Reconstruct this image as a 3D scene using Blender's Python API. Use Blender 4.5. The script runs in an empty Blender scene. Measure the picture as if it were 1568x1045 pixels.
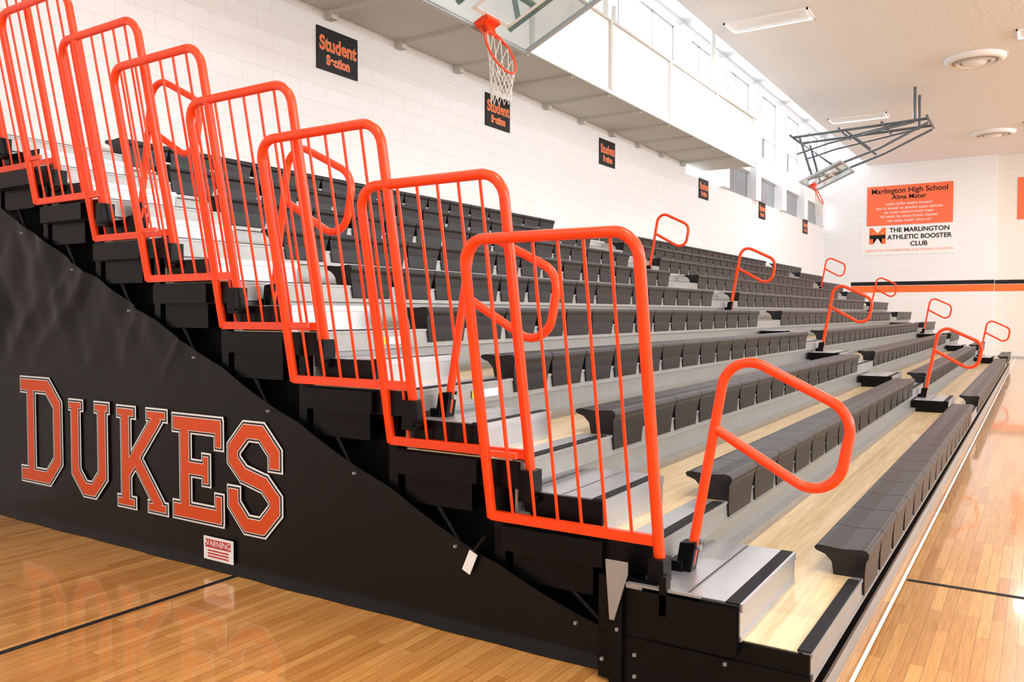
import bpy, bmesh, math, random
from mathutils import Vector, Matrix, noise
random.seed(4)
S = bpy.context.scene
COL = S.collection
S.view_settings.view_transform = 'Standard'
S.view_settings.look = 'None'
S.view_settings.exposure = -0.42

# ---------------------------------------------------------------- materials
def mat(name, col, rough=0.5, metal=0.0, bump=0.0, bscale=40, coat=0.0, spec=0.5, var=0.0, vscale=5):
    m = bpy.data.materials.new(name); m.use_nodes = True
    n = m.node_tree.nodes; l = m.node_tree.links
    b = n['Principled BSDF']
    b.inputs['Base Color'].default_value = (*col, 1)
    b.inputs['Roughness'].default_value = rough
    b.inputs['Metallic'].default_value = metal
    b.inputs['Coat Weight'].default_value = coat
    b.inputs['Specular IOR Level'].default_value = spec
    tc = n.new('ShaderNodeTexCoord')
    if var > 0:
        t = n.new('ShaderNodeTexNoise'); t.inputs['Scale'].default_value = vscale
        t.inputs['Detail'].default_value = 4
        l.new(tc.outputs['Object'], t.inputs['Vector'])
        mx = n.new('ShaderNodeMix'); mx.data_type = 'RGBA'
        mx.inputs[6].default_value = (*[c*(1-var) for c in col], 1)
        mx.inputs[7].default_value = (*[min(1, c*(1+var)) for c in col], 1)
        l.new(t.outputs['Fac'], mx.inputs[0]); l.new(mx.outputs[2], b.inputs['Base Color'])
    if bump > 0:
        t = n.new('ShaderNodeTexNoise'); t.inputs['Scale'].default_value = bscale
        t.inputs['Detail'].default_value = 3
        l.new(tc.outputs['Object'], t.inputs['Vector'])
        bp = n.new('ShaderNodeBump'); bp.inputs['Strength'].default_value = bump
        bp.inputs['Distance'].default_value = 0.02
        l.new(t.outputs['Fac'], bp.inputs['Height']); l.new(bp.outputs[0], b.inputs['Normal'])
    return m

M_orange = mat('orange_powder_coat', (0.93, 0.058, 0.004), 0.32, coat=0.1, spec=0.4)
M_seat = mat('black_seat_plastic', (0.0115, 0.0118, 0.014), 0.38, bump=0.03, bscale=150, spec=0.33)
M_black = mat('black_paint', (0.0024, 0.0024, 0.0028), 0.35, spec=0.15)
M_dark = mat('understructure_shade', (0.002, 0.002, 0.002), 0.6, spec=0.1)  # near-black colour stands in for the shade beneath the tiers
M_galv = mat('galvanized_steel', (0.34, 0.34, 0.33), 0.42, 0.5, var=0.12, vscale=12)
M_alu = mat('aluminium_step', (0.50, 0.51, 0.53), 0.36, 0.75, var=0.08, vscale=8)
M_strip = mat('black_grip_strip', (0.010, 0.010, 0.012), 0.75, spec=0.25)
M_white = mat('white_paint', (0.86, 0.87, 0.885), 0.6)
M_signwhite = mat('sign_white', (0.85, 0.85, 0.84), 0.5)
M_signblack = mat('sign_black', (0.008, 0.008, 0.008), 0.5, spec=0.25)
M_signorange = mat('sign_orange', (0.88, 0.15, 0.02), 0.5)
M_letorange = mat('letter_orange', (0.62, 0.075, 0.014), 0.5, bump=0.05, spec=.3)
M_banner = mat('banner_orange', (0.90, 0.15, 0.05), 0.5)
M_red = mat('warning_red', (0.5, 0.02, 0.02), 0.5)
M_net = mat('net_cord', (0.75, 0.72, 0.66), 0.8)
M_frame = mat('hoop_frame_paint', (0.10, 0.12, 0.14), 0.4)
M_grey = mat('window_frame_grey', (0.45, 0.46, 0.48), 0.5)
M_pane = mat('tinted_pane', (0.25, 0.27, 0.30), 0.15)
M_soffit = mat('soffit_paint', (0.60, 0.60, 0.57), 0.7)
M_ceil = mat('textured_ceiling', (0.83, 0.86, 0.895), 0.9, bump=1.0, bscale=14, var=0.07, vscale=11)
M_curtain = mat('black_vinyl_curtain', (0.0038, 0.0037, 0.0038), 0.36, bump=0.3, bscale=3, spec=0.2)
M_label = mat('yellow_label', (0.8, 0.5, 0.03), 0.5)

def glass_mat():
    m = bpy.data.materials.new('backboard_glass'); m.use_nodes = True
    n = m.node_tree.nodes
    b = n['Principled BSDF']
    b.inputs['Base Color'].default_value = (0.20, 0.34, 0.32, 1)
    b.inputs['Roughness'].default_value = 0.05
    b.inputs['Alpha'].default_value = 0.38
    return m
M_glass = glass_mat()

def block_mat(name, col, axis):
    m = bpy.data.materials.new(name); m.use_nodes = True
    n = m.node_tree.nodes; l = m.node_tree.links
    b = n['Principled BSDF']; b.inputs['Roughness'].default_value = 0.55
    tc = n.new('ShaderNodeTexCoord'); sp = n.new('ShaderNodeSeparateXYZ'); cb = n.new('ShaderNodeCombineXYZ')
    l.new(tc.outputs['Object'], sp.inputs[0])
    l.new(sp.outputs[axis], cb.inputs[0]); l.new(sp.outputs[2], cb.inputs[1])
    br = n.new('ShaderNodeTexBrick')
    br.inputs['Scale'].default_value = 1.0
    br.inputs['Brick Width'].default_value = 0.4; br.inputs['Row Height'].default_value = 0.2
    br.inputs['Mortar Size'].default_value = 0.006; br.inputs['Mortar Smooth'].default_value = 0.6
    br.inputs['Color1'].default_value = (*col, 1)
    br.inputs['Color2'].default_value = (*[c*0.98 for c in col], 1)
    br.inputs['Mortar'].default_value = (*[c*0.90 for c in col], 1)
    l.new(cb.outputs[0], br.inputs['Vector']); l.new(br.outputs['Color'], b.inputs['Base Color'])
    inv = n.new('ShaderNodeMath'); inv.operation = 'SUBTRACT'; inv.inputs[0].default_value = 1
    l.new(br.outputs['Fac'], inv.inputs[1])
    bp = n.new('ShaderNodeBump'); bp.inputs['Strength'].default_value = 0.3; bp.inputs['Distance'].default_value = 0.01
    l.new(inv.outputs[0], bp.inputs['Height']); l.new(bp.outputs[0], b.inputs['Normal'])
    return m
M_blockx = block_mat('painted_block_side', (0.79, 0.795, 0.80), 0)
M_blocky = block_mat('painted_block_end', (0.84, 0.84, 0.845), 1)
M_blockb = block_mat('painted_block_beige', (0.80, 0.765, 0.70), 1)

def floor_mat():
    m = bpy.data.materials.new('maple_gym_floor'); m.use_nodes = True
    n = m.node_tree.nodes; l = m.node_tree.links
    b = n['Principled BSDF']
    tc = n.new('ShaderNodeTexCoord')
    br = n.new('ShaderNodeTexBrick'); br.offset = 0.37; br.offset_frequency = 3
    br.inputs['Scale'].default_value = 1.0
    br.inputs['Brick Width'].default_value = 0.8; br.inputs['Row Height'].default_value = 0.057
    br.inputs['Mortar Size'].default_value = 0.0012; br.inputs['Bias'].default_value = 0.0
    br.inputs['Color1'].default_value = (0.53, 0.235, 0.055, 1)
    br.inputs['Color2'].default_value = (0.75, 0.40, 0.120, 1)
    br.inputs['Mortar'].default_value = (0.28, 0.12, 0.03, 1)
    l.new(tc.outputs['Object'], br.inputs['Vector'])
    mp = n.new('ShaderNodeMapping'); mp.inputs['Scale'].default_value = (1.5, 40, 1)
    l.new(tc.outputs['Object'], mp.inputs[0])
    ns = n.new('ShaderNodeTexNoise'); ns.inputs['Scale'].default_value = 3; ns.inputs['Detail'].default_value = 6
    l.new(mp.outputs[0], ns.inputs['Vector'])
    mx = n.new('ShaderNodeMix'); mx.data_type = 'RGBA'; mx.blend_type = 'MULTIPLY'
    rmp = n.new('ShaderNodeValToRGB')
    rmp.color_ramp.elements[0].position = 0.3; rmp.color_ramp.elements[0].color = (0.76, 0.68, 0.56, 1)
    rmp.color_ramp.elements[1].position = 0.62; rmp.color_ramp.elements[1].color = (1, 1, 1, 1)
    l.new(ns.outputs['Fac'], rmp.inputs[0])
    mx.inputs[0].default_value = 1
    l.new(br.outputs['Color'], mx.inputs[6]); l.new(rmp.outputs[0], mx.inputs[7])
    l.new(mx.outputs[2], b.inputs['Base Color'])
    b.inputs['Roughness'].default_value = 0.2
    b.inputs['Coat Weight'].default_value = 0.7; b.inputs['Coat Roughness'].default_value = 0.05
    return m
M_floor = floor_mat()

def ply_mat():
    m = bpy.data.materials.new('plywood_deck'); m.use_nodes = True
    n = m.node_tree.nodes; l = m.node_tree.links
    b = n['Principled BSDF']; b.inputs['Roughness'].default_value = 0.3
    b.inputs['Coat Weight'].default_value = 0.3
    tc = n.new('ShaderNodeTexCoord')
    mp = n.new('ShaderNodeMapping'); mp.inputs['Scale'].default_value = (0.6, 9, 1)
    l.new(tc.outputs['Object'], mp.inputs[0])
    ns = n.new('ShaderNodeTexNoise'); ns.inputs['Scale'].default_value = 2.5; ns.inputs['Detail'].default_value = 5
    ns.inputs['Distortion'].default_value = 1.2
    l.new(mp.outputs[0], ns.inputs['Vector'])
    r = n.new('ShaderNodeValToRGB')
    r.color_ramp.elements[0].position = 0.3; r.color_ramp.elements[0].color = (0.66, 0.47, 0.23, 1)
    r.color_ramp.elements[1].position = 0.7; r.color_ramp.elements[1].color = (0.86, 0.68, 0.40, 1)
    l.new(ns.outputs['Fac'], r.inputs[0]); l.new(r.outputs[0], b.inputs['Base Color'])
    return m
M_ply = ply_mat()

# ---------------------------------------------------------------- mesh builder
class MB:
    def __init__(s): s.v = []; s.f = []; s.m = []; s.sm = []; s.mats = []
    def mi(s, m):
        if m not in s.mats: s.mats.append(m)
        return s.mats.index(m)
    def add(s, vs, fs, m, smooth=False):
        o = len(s.v); s.v += [tuple(v) for v in vs]; k = s.mi(m)
        for f in fs: s.f.append([i+o for i in f]); s.m.append(k); s.sm.append(smooth)
    def box(s, x0, x1, y0, y1, z0, z1, m):
        s.add([(x0,y0,z0),(x1,y0,z0),(x1,y1,z0),(x0,y1,z0),(x0,y0,z1),(x1,y0,z1),(x1,y1,z1),(x0,y1,z1)],
              [(0,3,2,1),(4,5,6,7),(0,1,5,4),(1,2,6,5),(2,3,7,6),(3,0,4,7)], m)
    def prism(s, prof, x0, x1, m, inset=None, smooth=False):
        n = len(prof); ins = inset or (lambda z: 0)
        vs = [(x0+ins(p[1]), p[0], p[1]) for p in prof] + [(x1-ins(p[1]), p[0], p[1]) for p in prof]
        fs = [(i, (i+1) % n, n+(i+1) % n, n+i) for i in range(n)]
        s.add(vs, fs, m, smooth)
        s.add(vs[:n], [tuple(range(n))[::-1]], m); s.add(vs[n:], [tuple(range(n))], m)
    def obox(s, c, ax, ay, az, m):
        c = Vector(c); ax = Vector(ax); ay = Vector(ay); az = Vector(az)
        vs = [c+sx*ax+sy*ay+sz*az for sz in (-1,1) for sx, sy in ((-1,-1),(1,-1),(1,1),(-1,1))]
        s.add(vs, [(0,3,2,1),(4,5,6,7),(0,1,5,4),(1,2,6,5),(2,3,7,6),(3,0,4,7)], m)
    def tube(s, pts, r, m, seg=12, closed=False, caps=True):
        pts = [Vector(p) for p in pts]; n = len(pts)
        tan = []
        for i in range(n):
            if closed: t = pts[(i+1) % n]-pts[i-1]
            else: t = pts[min(i+1, n-1)]-pts[max(i-1, 0)]
            tan.append(t.normalized())
        up = Vector((1,0,0)) if abs(tan[0].x) < 0.8 else Vector((0,0,1))
        nrm = (up-tan[0]*up.dot(tan[0])).normalized()
        vs = []
        for i in range(n):
            nrm = (nrm-tan[i]*nrm.dot(tan[i])).normalized(); bi = tan[i].cross(nrm)
            for k in range(seg):
                a = 2*math.pi*k/seg
                vs.append(pts[i]+nrm*(r*math.cos(a))+bi*(r*math.sin(a)))
        fs = []
        for i in range(n if closed else n-1):
            j = (i+1) % n
            for k in range(seg):
                k2 = (k+1) % seg
                fs.append((i*seg+k, i*seg+k2, j*seg+k2, j*seg+k))
        s.add(vs, fs, m, True)
        if caps and not closed:
            s.add(vs[:seg], [tuple(range(seg))[::-1]], m); s.add(vs[-seg:], [tuple(range(seg))], m)
    def obj(s, name, parent=None, bevel=0, loc=None):
        me = bpy.data.meshes.new(name); me.from_pydata(s.v, [], s.f); me.validate()
        for m in s.mats: me.materials.append(m)
        if len(me.polygons) == len(s.m):
            me.polygons.foreach_set('material_index', s.m); me.polygons.foreach_set('use_smooth', s.sm)
        bm = bmesh.new(); bm.from_mesh(me); bmesh.ops.recalc_face_normals(bm, faces=bm.faces); bm.to_mesh(me); bm.free()
        o = bpy.data.objects.new(name, me); COL.objects.link(o)
        if parent: o.parent = parent
        if bevel:
            b = o.modifiers.new('bevel', 'BEVEL'); b.width = bevel; b.segments = 2; b.limit_method = 'ANGLE'
        return o

def fillet(pts, r, n=8):
    pts = [Vector(p) for p in pts]
    rr = r if isinstance(r, (list, tuple)) else [r]*len(pts)
    out = [pts[0]]
    for i in range(1, len(pts)-1):
        a, b, c = pts[i-1], pts[i], pts[i+1]
        d1 = (a-b).normalized(); d2 = (c-b).normalized()
        ang = d1.angle(d2); R = rr[i]
        d = R/math.tan(ang/2); d = min(d, (a-b).length*0.49, (c-b).length*0.49); R = d*math.tan(ang/2)
        cen = b+(d1+d2).normalized()*(R/math.sin(ang/2))
        p1 = b+d1*d; p2 = b+d2*d
        v1 = p1-cen; v2 = p2-cen; tot = v1.angle(v2); ax = v1.cross(v2).normalized()
        for k in range(n+1):
            out.append(cen+Matrix.Rotation(tot*k/n, 3, ax) @ v1)
    out.append(pts[-1]); return out

def empty(name, loc=(0,0,0)):
    e = bpy.data.objects.new(name, None); e.empty_display_size = 0.2; COL.objects.link(e); return e

def text(body, name, size, loc, rot, m, parent, align='CENTER', ext=0.002, bold=0.0, sx=1.0):
    c = bpy.data.curves.new(name, 'FONT'); c.body = body; c.size = size; c.align_x = align; c.align_y = 'CENTER'
    c.extrude = ext; c.offset = bold; c.space_line = 0.95
    c.materials.append(m)
    o = bpy.data.objects.new(name, c); COL.objects.link(o); o.location = loc; o.rotation_euler = rot
    o.scale = (sx, 1, 1); o.parent = parent
    return o
ROT_BACK = (math.pi/2, 0, 0); ROT_FAR = (math.pi/2, 0, -math.pi/2)

# ---------------------------------------------------------------- dimensions
H = 1.56
YW = 7.05; XF = 33.5; ZC = 7.1; YCE = 5.5; XN = -8.0; YO = -17.0
ND = 0.66; RZ = 0.2915; XE = 3.14; XB = 28.0; NT = 10
nose = lambda k: 0.69+ND*(k-1)
dz = lambda k: RZ*k

# ---------------------------------------------------------------- room
b = MB(); b.box(XN, XF+1, YO, YW+0.3, -0.1, 0, M_floor); b.obj('floor')
b = MB()
for (x0, x1, y0, y1, mm) in [(-8, 3.5, 3.965, 4.005, M_strip), (5.24, 5.28, -15, 0.62, M_strip), (-8, 33, 0.63, 0.648, M_white),
                         (5.24,33,-2.55,-2.50, M_strip)]:
    b.add([(x0,y0,.002),(x1,y0,.002),(x1,y1,.002),(x0,y1,.002)], [(0,1,2,3)], mm)
b.obj('court_line_markings')

b = MB()  # ceiling
b.box(XN, XF+1, YO, YCE, ZC, ZC+0.15, M_ceil)
b.box(XN, XF+1, YCE-0.12, YCE-.002, ZC+.1501, 8.3, M_white)
b.box(XN, XF+1, YCE-0.12, YW+0.3, 8.3, 8.45, M_white)
b.obj('ceiling')

b = MB()  # back wall with window openings
T = 0.3
b.box(XN, XF, YW, YW+T, 0, 4.85, M_blockx)
b.box(XN, 18.6, YW, YW+T, 4.85, 6.25, M_blockx)
b.box(18.6, XF, YW+0.05, YW+T, 5.65, 6.25, M_white)
b.box(XN, XF, YW, YW+T, 8.15, 8.3, M_white)
x = -8.0
piers = []
while x < XF:
    piers.append(x); x += 2.9
for x in piers:
    b.box(x, min(x+0.50, XF), YW-0.12, YW+T, 4.852 if x > 18.4 else 6.252, 8.148, M_white)
b.obj('wall_back')
fr = 1
for i, x in enumerate(piers):
    x0 = x+0.50; x1 = min(x+2.9, XF)
    if x1-x0 < 0.5: continue
    w = MB()
    rng = [(6.25, 8.15)] + ([(4.85, 5.65)] if x > 18.4 else [])
    for z0, z1 in rng:
        yy = YW+0.14
        w.box(x0, x1, yy, yy+0.05, z0, z0+0.04, M_grey); w.box(x0, x1, yy, yy+0.05, z1-0.04, z1, M_grey)
        for xm in (x0, (x0+x1)/2-0.02, x1-0.04):
            w.box(xm, xm+0.04, yy, yy+0.05, z0, z1, M_grey)
        if z0 > 6: w.box(x0, x1, yy, yy+0.05, z0+0.62, z0+0.66, M_grey)
        if z0 < 5 : w.box(x0+.02, x1-.02, yy+0.01, yy+0.03, z0, z1, M_pane)
    if x > 8:
        w.box(x0+.02, (x0+x1)/2, YW+0.15, YW+0.17, 6.25, 6.88, M_pane)
    w.obj('window_%d' % fr); fr += 1

b = MB()  # far wall
b.box(XF, XF+0.4, 1.34, YW+0.3, 0, 8.4, M_blocky)
b.box(XF+0.35, XF+0.65, YO, 1.34, 0, ZC, M_blockb)
b.obj('wall_far')
b = MB()
b.box(XF-0.006, XF, 1.34, 6.07, 2.60, 2.74, M_signblack); b.box(XF-0.006, XF, 1.34, 6.07, 2.34, 2.585, M_signorange)
b.box(XF+0.344, XF+0.35, YO, 1.34, 2.60, 2.74, M_signblack); b.box(XF+0.344, XF+0.35, YO, 1.34, 2.34, 2.585, M_signorange)
b.obj('trim_1')
b = MB(); b.box(XF+0.33, XF+0.35, YO, 1.33, 0, 0.06, M_grey); b.obj('baseboard_far')
b = MB(); b.box(XN-0.3, XN, YO, YW+0.3, 0, 8.4, M_blocky); b.obj('wall_near')
b = MB()
b.box(XN, XF+1, YO-0.3, YO, 0, 3.6, M_blockx); b.box(XN, XF+1, YO-0.3, YO, 6.6, ZC+.1, M_blockx)
x = XN
while x < XF:
    b.box(x, x+1.0, YO-.3, YO, 3.6, 6.6, M_blockx); x += 5.2
b.obj('wall_opposite')
x = XN
k = 20
while x < XF:
    x0 = x+1.0; x1 = min(x+5.2, XF+1)
    if x1-x0 > 1:
        w = MB()
        for xm in (x0, (2*x0+x1)/3, (x0+2*x1)/3, x1-.06): w.box(xm, xm+.06, YO-.2, YO-.14, 3.6, 6.6, M_grey)
        for zz in (3.6, 5.0, 6.54): w.box(x0, x1, YO-.2, YO-.14, zz, zz+.06, M_grey)
        w.obj('window_%d' % k)  # unseen windows, put in on this side to brighten the ceiling
        ld = bpy.data.lights.new('daylight', 'AREA'); ld.shape = 'RECTANGLE'; ld.size = x1-x0; ld.size_y = 3.0  # added fill lamps behind the openings, tilted up to lift the ceiling
        ld.energy = 560; ld.color = (0.93, 0.965, 1.0)
        lo = bpy.data.objects.new('window_daylight', ld); COL.objects.link(lo)
        lo.location = ((x0+x1)/2, YO-.35, 5.1); lo.rotation_euler = (math.radians(95), 0, 0)
        k += 1
    x += 5.2

# bulkhead / ventilation soffit on the wall
b = MB()
b.box(XN, 19.8, 5.84, YW-0.001, 5.07, 5.13, M_soffit)
b.box(XN, 19.8, 5.80, 5.84, 5.07, 6.17, M_white)
b.box(19.76, 19.80, 5.84, YW-0.001, 5.13, 6.17, M_white)
b.box(XN, 19.85, 5.77, 5.80, 5.04, 5.10, M_white)
x = 2.0
while x < 19.5:
    b.box(x, x+0.05, 5.84, YW-0.001, 5.02, 5.07, M_soffit)
    b.box(x-0.02, x+0.08, YW-0.12, YW-0.001, 4.97, 5.07, M_soffit)
    x += 1.25
for x in (4.5, 7.0, 9.5, 11.9, 14.4, 17.0, 19.6):
    b.box(x, x+0.07, 5.755, 5.80, 5.1, 6.17, M_soffit if x in (9.5, 11.9, 17.0) else M_white)
b.box(XN, 19.85, 5.76, 5.90, 6.17, 6.21, M_soffit)
b.obj('ventilation_bulkhead')
b = MB()
for x in (9.5, 11.9, 17.0):
    b.tube([(x, 5.86, 6.21), (x, 5.86, 8.3)], .05, M_soffit, 10)
    b.tube([(x+.3, 5.86, 6.21), (x+.3, 5.86, 6.5)], .04, M_soffit, 10)
b.obj('ceiling_hanger_posts')

# ---------------------------------------------------------------- ceiling fittings
def troffer(x, y, energy=0):
    e = empty('ceiling_light_fixture')
    b = MB(); L = 0.78; W = 0.32
    for (x0,x1,y0,y1) in [(x-W,x-W+.03,y-L,y+L),(x+W-.03,x+W,y-L,y+L),(x-W,x+W,y-L,y-L+.03),(x-W,x+W,y+L-.03,y+L)]:
        b.box(x0,x1,y0,y1,ZC-0.035,ZC-0.001,M_white)
    b.obj('frame', e)
    ld = bpy.data.lights.new('lamp', 'AREA'); ld.shape = 'RECTANGLE'; ld.size = W*2-.08; ld.size_y = L*2-.08
    ld.energy = energy; ld.color = (0.97, 0.985, 1.0)
    lo = bpy.data.objects.new('lamp', ld); COL.objects.link(lo); lo.location = (x, y, ZC-0.02); lo.parent = e
LE = 230
for x in (-3.0, 6.7, 15.9, 25.1):
    troffer(x, 4.4, LE*0.6)
for x in (-5, 2.0, 10.0, 19.3, 28.5):
    troffer(x, -0.3, LE)
for x in (-3, 6.7, 15.9, 25.1):
    troffer(x, -6.0, LE)
for x in (-5, 2, 10, 19.3, 28.5):
    troffer(x, -12.0, LE)

def diffuser(x, y):
    e = MB(); prof = [(0.60,0.0),(0.60,-0.03),(0.50,-0.07),(0.45,-0.05),(0.45,-0.03),(0.36,-0.08),(0.30,-0.06),(0.30,-0.03),(0.2,-0.09),(0.0,-0.09)]
    n = 40; vs = []; fs = []
    for r, z in prof:
        for k in range(n):
            a = 2*math.pi*k/n; vs.append((x+r*math.cos(a), y+r*math.sin(a), ZC-0.001+z*1.6))
    for i in range(len(prof)-1):
        for k in range(n):
            fs.append((i*n+k, i*n+(k+1)%n, (i+1)*n+(k+1)%n, (i+1)*n+k))
    e.add(vs, [f for i, f in enumerate(fs) if i//n not in (3, 4, 6)], M_white, True)
    e.add(vs, [f for i, f in enumerate(fs) if i//n in (3, 4, 6)], M_grey, True)
    e.obj('ceiling_air_diffuser')
for x in (11.9, 20.6, 29.3): diffuser(x, 1.27)

# ---------------------------------------------------------------- basketball hoops (folded up)
def hoop(cx, cy, cz, ang=24, xs=1.0):
    e = empty('basketball_hoop')
    a = math.radians(ang)
    E2 = Vector((0, -math.cos(a), math.sin(a))); N = Vector((0, -math.sin(a), -math.cos(a))); X = Vector((1,0,0))
    O = Vector((cx, cy, cz))
    P = lambda u, v, w=0: O+X*u+E2*v+N*w
    w, h = 0.915, 1.07
    b = MB(); b.obox(P(0, h/2), X*w, E2*(h/2), N*0.006, M_glass); b.obj('glass_board', e)
    b = MB()
    for u in (-w, w): b.obox(P(u, h/2), X*0.018, E2*(h/2+.02), N*0.022, M_grey)
    for v in (0, h): b.obox(P(0, v), X*w, E2*0.018, N*0.022, M_grey)
    for u in (-0.305, 0.305): b.obox(P(u, .42, .009), X*0.022, E2*0.24, N*0.002, M_signwhite)
    for v in (.19, .65): b.obox(P(0, v, .009), X*0.32, E2*0.022, N*0.002, M_signwhite)
    b.obj('board_border', e)
    b = MB()
    c = P(0, 0.14, 0.15+0.23)
    ring = [c+X*(0.229*math.cos(t))+N*(0.229*math.sin(t)) for t in [2*math.pi*i/40 for i in range(40)]]
    b.tube(ring, 0.012, M_orange, 8, closed=True)
    b.obox(P(0, 0.12, 0.03), X*0.11, E2*0.08, N*0.03, M_orange)
    b.obox(P(0, 0.13, 0.11), X*0.07, E2*0.012, N*0.07, M_orange)
    for s in (-1, 1):
        b.tube([P(0.08*s, 0.06, 0.05), P(0.19*s, 0.13, 0.24)], 0.008, M_orange, 6)
    b.obj('rim', e)
    b = MB()
    n = 12; rows = 5; G = Vector((0, 0.02, -0.44))
    def np_(i, j):
        t = 2*math.pi*(i+0.5*(j % 2))/n; f = j/rows
        top = c+X*(0.229*math.cos(t))+N*(0.229*math.sin(t))
        bot = c+N*0.05+G+Vector((0.10*math.cos(t), -0.10*math.sin(t), 0))
        g = f**0.8
        p = top*(1-g)+bot*g
        p.x = c.x+(p.x-c.x)*(1-0.15*math.sin(f*math.pi)); return p
    for j in range(rows):
        for i in range(n):
            if j % 2 == 0: nb = [(i, j+1), (i-1, j+1)]
            else: nb = [(i, j+1), (i+1, j+1)]
            for q in nb: b.tube([np_(i, j), np_(*q)], 0.0045, M_net, 4, caps=False)
    b.obj('net', e)
    b = MB()
    for s in (-0.45, 0.45):
        b.tube([P(s, .12, -.05), P(s, 1.0, -.05)], .03, M_frame, 8)
        b.tube([P(s, .85, -.05), Vector((cx+s, cy+0.3, cz+1.25)), Vector((cx+s, cy-2.9, cz+1.35))], .035, M_frame, 8)
        b.tube([P(s, .25, -.05), Vector((cx+s*1.3, cy+.1, cz+1.2))], .03, M_frame, 8)
        b.tube([P(s, 1.0, -.05), Vector((cx+s*.9, cy-1.8, cz+0.75)), Vector((cx+s, cy-2.9, cz+1.25))], .03, M_frame, 8)
        b.tube([Vector((cx+s, cy-1.6, cz+.75)), Vector((cx+s, cy-1.0, cz+1.28))], .025, M_frame, 8)
        b.tube([Vector((cx+s, cy-2.6, cz+1.3)), Vector((cx+s, cy-2.6, ZC-.001))], .035, M_frame, 8)
        b.tube([Vector((cx+s, cy-2.6, cz+1.3)), Vector((cx+s, cy-0.6, cz+1.0)), Vector((cx+s, cy+.2, cz+.8))], .022, M_frame, 8)
    for yy, zz in ((.3, 1.25), (-.9, 1.29), (-1.9, 1.32), (-2.9, 1.35)):
        b.tube([Vector((cx-.75, cy+yy, cz+zz)), Vector((cx+.75, cy+yy, cz+zz))], .035, M_frame, 8)
    b.tube([Vector((cx-.45, cy-2.6, cz+1.35)), Vector((cx+.45, cy-.9, cz+1.3))], .022, M_frame, 8)
    b.tube([P(-.45, .5, -.05), P(.45, .5, -.05)], .03, M_frame, 8)
    b.tube([P(-.45, .2, -.05), P(.45, .9, -.05)], .025, M_galv, 8)
    b.obj('folding_frame', e)
hoop(6.80, 4.76, 4.40)
hoop(22.9, 5.25, 4.95)

# ---------------------------------------------------------------- wall signs
def student_sign(x, z=4.63):
    e = empty('student_section_sign')
    b = MB(); b.box(x-0.335, x+0.335, YW-0.02, YW-0.001, z-0.245, z+0.245, M_signblack); b.obj('board', e, 0.004)
    for t, dzz, s in (('Student', .055, .225), ('Section', -.125, .15)):
        text(t, 'outline', s, (x, YW-0.022, z+dzz), ROT_BACK, M_signwhite, e, bold=0.008, sx=.86, ext=.001)
        text(t, 'lettering', s, (x, YW-0.026, z+dzz), ROT_BACK, M_signorange, e, bold=0.005, sx=.86, ext=.001)
for x in (7.18, 10.6, 14.4, 19.8, 24.9, 30.3): student_sign(x)

e = empty('alma_mater_banner')
b = MB(); b.box(XF-0.02, XF-0.001, 2.66, 5.53, 4.84, 6.30, M_banner); b.obj('cloth', e)
text('Marlington High School', 'title', .27, (XF-.022, 4.1, 6.10), ROT_FAR, M_signblack, e, bold=.004)
text('Alma Mater', 'subtitle', .24, (XF-.022, 4.1, 5.86), ROT_FAR, M_signblack, e, bold=.004)
for i, n in enumerate((26, 30, 24, 28, 25)):
    rr = random.Random(i); s = ''
    while len(s) < n: s += ''.join(rr.choice('aeionrstlhm') for _ in range(rr.randint(2, 7)))+' '
    text(s.strip(), 'verse', .15, (XF-.022, 4.1, 5.62-.155*i), ROT_FAR, M_signwhite, e)
b = MB(); b.box(XF-0.02, XF-0.001, 2.55, 5.72, 3.74, 4.80, M_signwhite); b.obj('booster_cloth', e)
text('THE MARLINGTON', 'line_a', .23, (XF-.022, 3.75, 4.64), ROT_FAR, M_signblack, e, bold=.006)
text('ATHLETIC BOOSTER', 'line_b', .23, (XF-.022, 3.75, 4.38), ROT_FAR, M_signblack, e, bold=.006)
text('CLUB', 'line_c', .23, (XF-.022, 3.75, 4.12), ROT_FAR, M_signblack, e, bold=.006)
text('DEDICATED TO SUPPORTING OUR SCHOOL ATHLETICS', 'line_d', .115, (XF-.022, 4.1, 3.90), ROT_FAR, M_signorange, e)
text('M', 'logo', .80, (XF-.022, 5.15, 4.42), ROT_FAR, M_signorange, e, bold=.03)
b = MB(); b.box(XF-.032, XF-.026, 4.88, 5.42, 4.35, 4.49, M_signblack); b.obj('logo_band', e)
e = empty('record_banner')
b = MB(); b.box(XF+.33, XF+.349, -2.2, .70, 4.84, 6.30, M_banner); b.obj('cloth', e)
text('Fight Song', 'title', .27, (XF+.328, -.7, 6.10), ROT_FAR, M_signblack, e, bold=.004)

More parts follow.
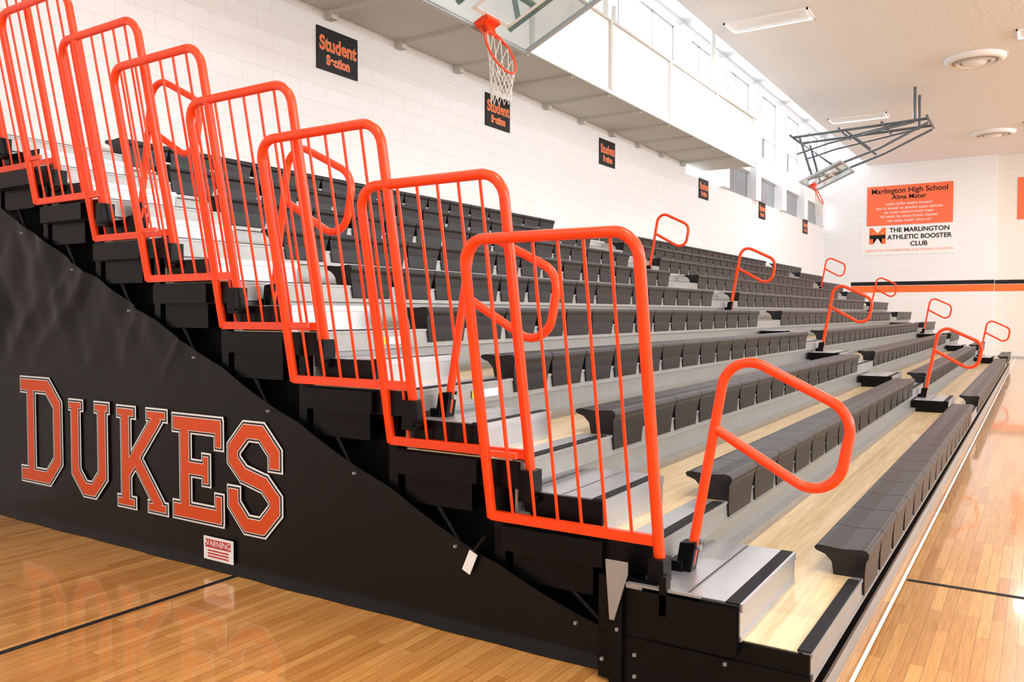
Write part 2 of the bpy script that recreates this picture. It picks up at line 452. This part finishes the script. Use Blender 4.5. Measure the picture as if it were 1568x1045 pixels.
# ---------------------------------------------------------------- bleachers
BL = empty('telescopic_bleachers')
aisles = [(XE, 4.12, 3.10, 3.95), (11.62, 12.78, 11.75, 12.65), (23.85, 25.0, 23.95, 24.85)]
spans = [(4.15, 11.60), (12.80, 23.83), (25.02, XB)]
deck = MB(); steel = MB(); blk = MB(); seat = MB(); alu = MB()
prof0 = [(-.036,.118),(-.034,.130),(-.022,.141),(0,.144),(.09,.136),(.18,.143),(.205,.140),(.215,.128),(.205,.115),
         (.165,.100),(.135,.065),(.12,-.085),(-.010,-.085),(-.014,.02),(-.022,.085),(-.034,.105)]
for k in range(1, NT+1):
    y = nose(k); z = dz(k)
    XS = XE if k == 1 else 3.22
    yb = YW-.02 if k == NT else y+ND+.02
    deck.box(XS, XB, y+.03, yb, z-.02, z, M_ply)
    steel.box(XS, XB, y, y+.045, z-.11, z+.002, M_galv)
    steel.box(XS, XB, y-.006, y, z-.112, z-.100, M_galv)
    steel.box(XS, XB, y-.006, y, z-.012, z+.002, M_galv)
    if k > 1:
        steel.box(XS+.02, XB, y+.03, y+.045, z-RZ, z-.11, M_galv)
        steel.box(XS+.02, XB, y-.03, y+.03, z-RZ+.0005, z-RZ+.05, M_galv)
    else:
        blk.box(XE+.05, XB, y+.06, y+.08, .0, z-.11, M_dark)
        steel.box(XE, XB, y+.005, y+.05, 0, .085, M_galv)
        blk.box(XE, XB, y+.002, y+.03, .086, .11, M_black)
    ye = min(y+ND+.10, YW-.02)
    blk.box(XS-.012, XS+.03, y+.002, ye, z-.13, z-.003, M_black)
    if k > 1:
        blk.box(3.175, 3.21, y+.22, min(y+.74, YW-.02), z-.125, z-.012, M_black)
        blk.box(3.24, 3.29, y+.10, y+.16, max(0, z-.9), z-.12, M_black)
        blk.tube([(3.27, y+.10, max(.05, z-1.0)), (3.27, min(y+.70, 6.9), z-.05)], .018, M_black, 6)
        blk.box(3.25, 3.31, y+.30, min(y+.72, YW-.02), z-.28, z-.125, M_black)
    blk.box(3.36, 3.39, y+.06, min(y+ND+.08, YW-.02), 0.0, z-.11, M_dark)  # black panel added so the open interior reads as deep shade
    for (a, c) in spans:
        n = int(round((c-a)/.455)); w = (c-a)/n
        for i in range(n):
            x0 = a+i*w+.0035; x1 = a+(i+1)*w-.0035
            seat.prism([(y+p[0], z+p[1]) for p in prof0], x0, x1, M_seat,
                       inset=lambda zz, z=z: .0 if zz > z+.11 else (.005 if zz > z+.08 else .010+.20*(z+.08-zz)))
            seat.box(x0+.06, x1-.06, y+.0, y+.11, z-.06, z+.05, M_seat)
    for (a, c, s0, s1) in aisles:
        if k > 1:
            if a < 4: a = XS; s0 = 3.26
            alu.box(a, c, y+.05, y+.15, z+.0005, z+.008, M_alu)
        alu.box(a, c, y+.0, y+.05, z+.0025, z+.008, M_strip)
        if k < NT:
            zt = z+RZ/2; yn = nose(k+1); y0 = yn-.40
            alu.box(s0+.012, s1-.012, y0, y0+.02, z+.001, zt-.002, M_alu)
            alu.box(s0+.012, s1-.012, y0, y0+.055, zt-.002, zt+.004, M_strip)
            alu.box(s0+.012, s1-.012, y0+.055, y0+.20, zt-.004, zt+.003, M_alu)
            alu.box(s0+.012, s1-.012, y0+.205, y0+.215, zt-.01, zt-.002, M_galv)
            alu.box(s0+.012, s1-.012, y0+.22, yn-.002, zt-.004, zt+.002, M_alu)
            alu.box(s0+.012, s1-.012, y0-.012, y0, zt-.03, zt+.003, M_alu)
            alu.box(s0+.012, s1-.012, y0-.008, y0, z+.001, z+.02, M_alu)
            blk.box(s0-.005, s0+.012, y0-.002, yn-.002, z+.002, zt-.001, M_black)
            blk.box(s1-.012, s1, y0-.002, yn-.002, z+.002, zt-.001, M_galv)
            if k == 1: blk.box(s0-.015, s0+.03, y0+.005, yn+.02, z-.05, zt-.012, M_black)
blk.box(XE-.02, XE+.02, nose(1)-.004, 1.56, .012, .21, M_black)
blk.box(XE-.04, XE+.0, 1.44, 1.50, .0, .50, M_black)
blk.box(XE-.015, XE+.02, 1.30, 1.56, .20, .45, M_black)
steel.prism([(1.51,.53),(1.41,.53),(1.41,.48),(1.47,.28),(1.49,.28)], XE-.055, XE-.045, M_galv)
steel.box(XE-.055, XE-.01, 1.24, 1.27, .34, .50, M_black)
steel.box(XE-.045, XE-.02, 1.10, 1.42, .425, .445, M_galv)
for yy, zz in ((.80,.06),(1.38,.06),(1.38,.15),(1.46,.24),(1.26,.36),(1.26,.46),(1.53,.10),(1.0,.2)):
    steel.obox((XE-.045, yy, zz), (.006,0,0), (0,.006,0), (0,0,.006), M_galv)
deck.obj('plywood_decks', BL); steel.obj('steel_beams', BL); blk.obj('end_frames', BL)
so = seat.obj('seat_modules', BL, 0.006); alu.obj('aisle_steps', BL)
lab = MB()
for k, x0 in ((5, 3.7), (5, 4.25), (4, 3.75)):
    lab.box(x0, x0+.10, nose(k)-.008, nose(k)-.0065, dz(k)-.085, dz(k)-.04, M_label)
    lab.box(x0+.11, x0+.26, nose(k)-.008, nose(k)-.0065, dz(k)-.085, dz(k)-.04, M_signwhite)
lab.obj('warning_stickers', BL)

# ---------------------------------------------------------------- guard rails on the bleacher end
def guard(k):
    y0 = nose(k)-.035; y1 = nose(k)+.80; zb = dz(k)+.03; zt = zb+1.27
    if y1 > YW-.06: y1 = YW-.06
    xo = 3.186+(0.050 if k % 2 else 0.0)
    X = lambda z: xo-.18*(z-zb)
    P = lambda y, z: Vector((X(z), y, z))
    e = empty('guardrail_panel')
    b = MB()
    b.tube(fillet([P(y0, zb-.16), P(y0, zt), P(y1, zt), P(y1, zb-.01)], .11, 10), .0245, M_orange, 16)
    b.obox((X(zb), (y0+y1)/2, zb), (.014,0,0), (0,(y1-y0)/2,0), (0,0,.022), M_orange)
    n = 6
    for i in range(1, n+1):
        yy = y0+(y1-y0)*i/(n+1)
        b.tube([P(yy, zb), P(yy, zt)], .0075, M_orange, 8)
    if k < NT:
        b.obox(P(y1-.085, zb+.30), (.008,0,0), (0,.085,0), (0,0,.014), M_orange)
    b.obj('rail', e)
    b = MB()
    b.box(X(zb)-.035, X(zb)+.06, y0-.035, y0+.035, zb-.20, zb-.07, M_black)
    b.box(X(zb)-.02, X(zb)+.06, y0-.05, y0+.05, zb-.22, zb-.19, M_black)
    b.tube([(X(zb)+.06, y0+.03, zb-.11), (X(zb)+.06, y0+.18, zb-.11)], .012, M_galv, 8)
    b.obj('socket', e, .004)
for k in range(2, NT+1): guard(k)

def handrail(k, x):
    y = nose(k); z = dz(k)
    Q = lambda a, c: Vector((x, y+a, z+c))
    e = empty('aisle_handrail')
    b = MB()
    pts = [Q(-.085,-.12), Q(-.25,.83), Q(-.75,.585), Q(-.68,.205), Q(-.19,.487)]
    b.tube(fillet(pts, [0,.12,.13,.12,0], 10), .0215, M_orange, 16)
    b.obj('rail', e)
    b = MB()
    b.obox(Q(-.075,-.09), (.036,0,0), (0,.036,-.004), (0,-.012,.075), M_black)
    b.box(x-.05, x+.05, y-.07, y-.007, z-.17, z-.10, M_black)
    b.tube([Q(-.12,-.04), Q(-.135,-.04)], .014, M_galv, 8)
    b.obj('socket', e, .004)
for x in (3.42, 12.2, 24.4):
    for k in (2, 4, 6, 8): handrail(k, x)

# ---------------------------------------------------------------- vinyl end curtain
CU = empty('vinyl_end_curtain')
def topz(y):
    t = .395+.434*(y-2.17) if y > 2.17 else .17+(.395-.17)*(y-1.50)/.67
    return t-.018*abs(math.sin(math.pi*(y-.15)/.66))
def wr(y, z):
    f = max(0, min(1, (z-1.12)/.5)); g = max(0, min(1, (y-3.3)/1.2))
    q = noise.noise(Vector((y*2.6+z*1.3, z*.8, 1.7)))*.045 + noise.noise(Vector((y*6-z*3, z*2, 5.1)))*.018
    r = 1-abs(noise.noise(Vector((y*2.2+z*1.6, z*.7-y*.4, 9.3))))*2
    w = f*g*(q+.012-.028*max(0, r-.55)/.45)
    w += .003*math.sin(5*y)
    if z < .06: w -= .02*(.06-z)/.06*(1+.2*math.sin(11*y))
    return max(-.035, min(.035, w))
b = MB(); ny, nz = 320, 70; vs = []; fs = []
for i in range(ny+1):
    y = 1.50+(6.80-1.50)*i/ny; tz = topz(y)
    for j in range(nz+1):
        z = .004+(tz-.004)*j/nz
        vs.append((3.203+wr(y, z), y, z))
for i in range(ny):
    for j in range(nz):
        a = i*(nz+1)+j; fs.append((a, a+1, a+nz+2, a+nz+1))
b.add(vs, fs, M_curtain, True); b.obj('vinyl_sheet', CU)
b = MB()
yy = 1.7
while yy < 6.7:
    b.obox((3.180, yy, topz(yy)-.03), (.008,0,0), (0,.006,0), (0,0,.006), M_galv); yy += .66
b.obox((3.175, 2.27, .37), (.003,0,0), (0,.022,.010), (0,-.022,.05), M_signwhite)
b.tube([(3.17, 2.24, .43), (3.15, 2.16, .52)], .01, M_black, 6)
b.obj('fasteners', CU)

def LD(W,Hh):
    c=.13; a=.09
    return [((a,0),(a,Hh),'s','s',1),((0,Hh),(W-c,Hh),'s','c',1),((W-c,Hh),(W,Hh-c),'c','c',1),((W,Hh-c),(W,c),'c','c',1),((W,c),(W-c,0),'c','c',1),((W-c,0),(0,0),'c','s',1)]
def LU(W,Hh):
    c=.11; a=.035; r=W-.035
    return [((a,Hh),(a,c),'s','c',1),((a,c),(a+c,0),'c','c',1),((a+c,0),(r-c,0),'c','c',1),((r-c,0),(r,c),'c','c',1),((r,c),(r,Hh),'c','s',1),((-.01,Hh+.02),(.09,Hh+.02),'s','s',.5),((W-.09,Hh+.02),(W+.01,Hh+.02),'s','s',.5)]
def LK(W,Hh):
    return [((.06,0),(.06,Hh),'s','s',1),((.06,.17),(W-.06,Hh),'c','c',1),((.17,.28),(W-.05,0),'c','c',1),((0,Hh+.02),(.13,Hh+.02),'s','s',.55),((0,-.02),(.13,-.02),'s','s',.55),((W-.14,Hh+.02),(W,Hh+.02),'s','s',.55),((W-.13,-.02),(W,-.02),'s','s',.55)]
def LE_(W,Hh):
    m=Hh/2
    return [((.07,0),(.07,Hh),'s','s',1),((0,Hh),(W,Hh),'s','s',1),((0,0),(W,0),'s','s',1),((.07,m),(W-.12,m),'s','s',.9),((W+.02,Hh-.10),(W+.02,Hh),'s','s',.6),((W+.02,.10),(W+.02,0),'s','s',.6),((W-.10,m-.06),(W-.10,m+.06),'s','s',.55)]
def LS(W,Hh):
    c=.11; m=Hh/2
    P=[(W,Hh-.16),(W,Hh-c),(W-c,Hh),(c,Hh),(0,Hh-c),(0,m+c*.9),(c*.8,m+.02),(W-c*.8,m-.02),(W,m-c*.9),(W,c),(W-c,0),(c,0),(0,c),(0,.16)]
    return [(P[i],P[i+1],'s' if i==0 else 'c','s' if i==len(P)-2 else 'c',1) for i in range(len(P)-1)]
word = [(LD, 6.41, 5.83, .30, 1.10), (LU, 5.77, 5.24, .275, .965), (LK, 5.20, 4.60, .265, .955), (LE_, 4.585, 4.08, .265, .945), (LS, 4.06, 3.57, .255, .94)]
layers = [(.050, 3.1920, M_signwhite), (.028, 3.1890, M_signblack), (.009, 3.1875, M_signwhite), (.0, 3.1860, M_letorange)]
for (fn, ya, yb, za, zb) in word:
    o = .067
    st = fn((ya-yb)-2*o, (zb-za)-2*o)
    b = MB()
    for add, xx, m in layers:
        for j, (p, q, e1, e2, f) in enumerate(st):
            w = .078*f+add
            p = Vector(p); q = Vector(q); d = (q-p).normalized(); nn = Vector((-d.y, d.x))
            p2 = p-d*(w*(.5 if e1 == 's' else .207)); q2 = q+d*(w*(.5 if e2 == 's' else .207))
            c = [p2+nn*w/2, q2+nn*w/2, q2-nn*w/2, p2-nn*w/2]
            b.add([(xx-j*.00008, ya-o-v.x, za+o+v.y) for v in c], [(0,1,2,3)], m)
    b.obj('letter', CU)
b = MB(); b.box(3.184, 3.188, 4.00, 4.27, .065, .205, M_signwhite); b.box(3.182, 3.1845, 4.02, 4.25, .14, .19, M_red); b.obj('warning_label', CU)
text('WARNING!', 'label_text', .052, (3.181, 4.135, .165), ROT_FAR, M_signwhite, CU, ext=.0005)
for i in range(3):
    b = MB(); b.box(3.182, 3.1845, 4.04, 4.23, .118-.018*i, .126-.018*i, M_red); b.obj('label_line', CU)

# ---------------------------------------------------------------- world & camera
w = bpy.data.worlds.new('World'); S.world = w; w.use_nodes = True
bg = w.node_tree.nodes['Background']; bg.inputs[0].default_value = (0.93, 0.97, 1.0, 1); bg.inputs[1].default_value = 6.0
cd = bpy.data.cameras.new('Camera'); cam = bpy.data.objects.new('Camera', cd); COL.objects.link(cam)
cd.sensor_width = 36; cd.lens = 28.95; cd.clip_end = 200
cam.location = (0, 0, H)
cam.rotation_euler = (math.radians(90-1.93), 0, math.radians(32.6-90))
S.camera = cam
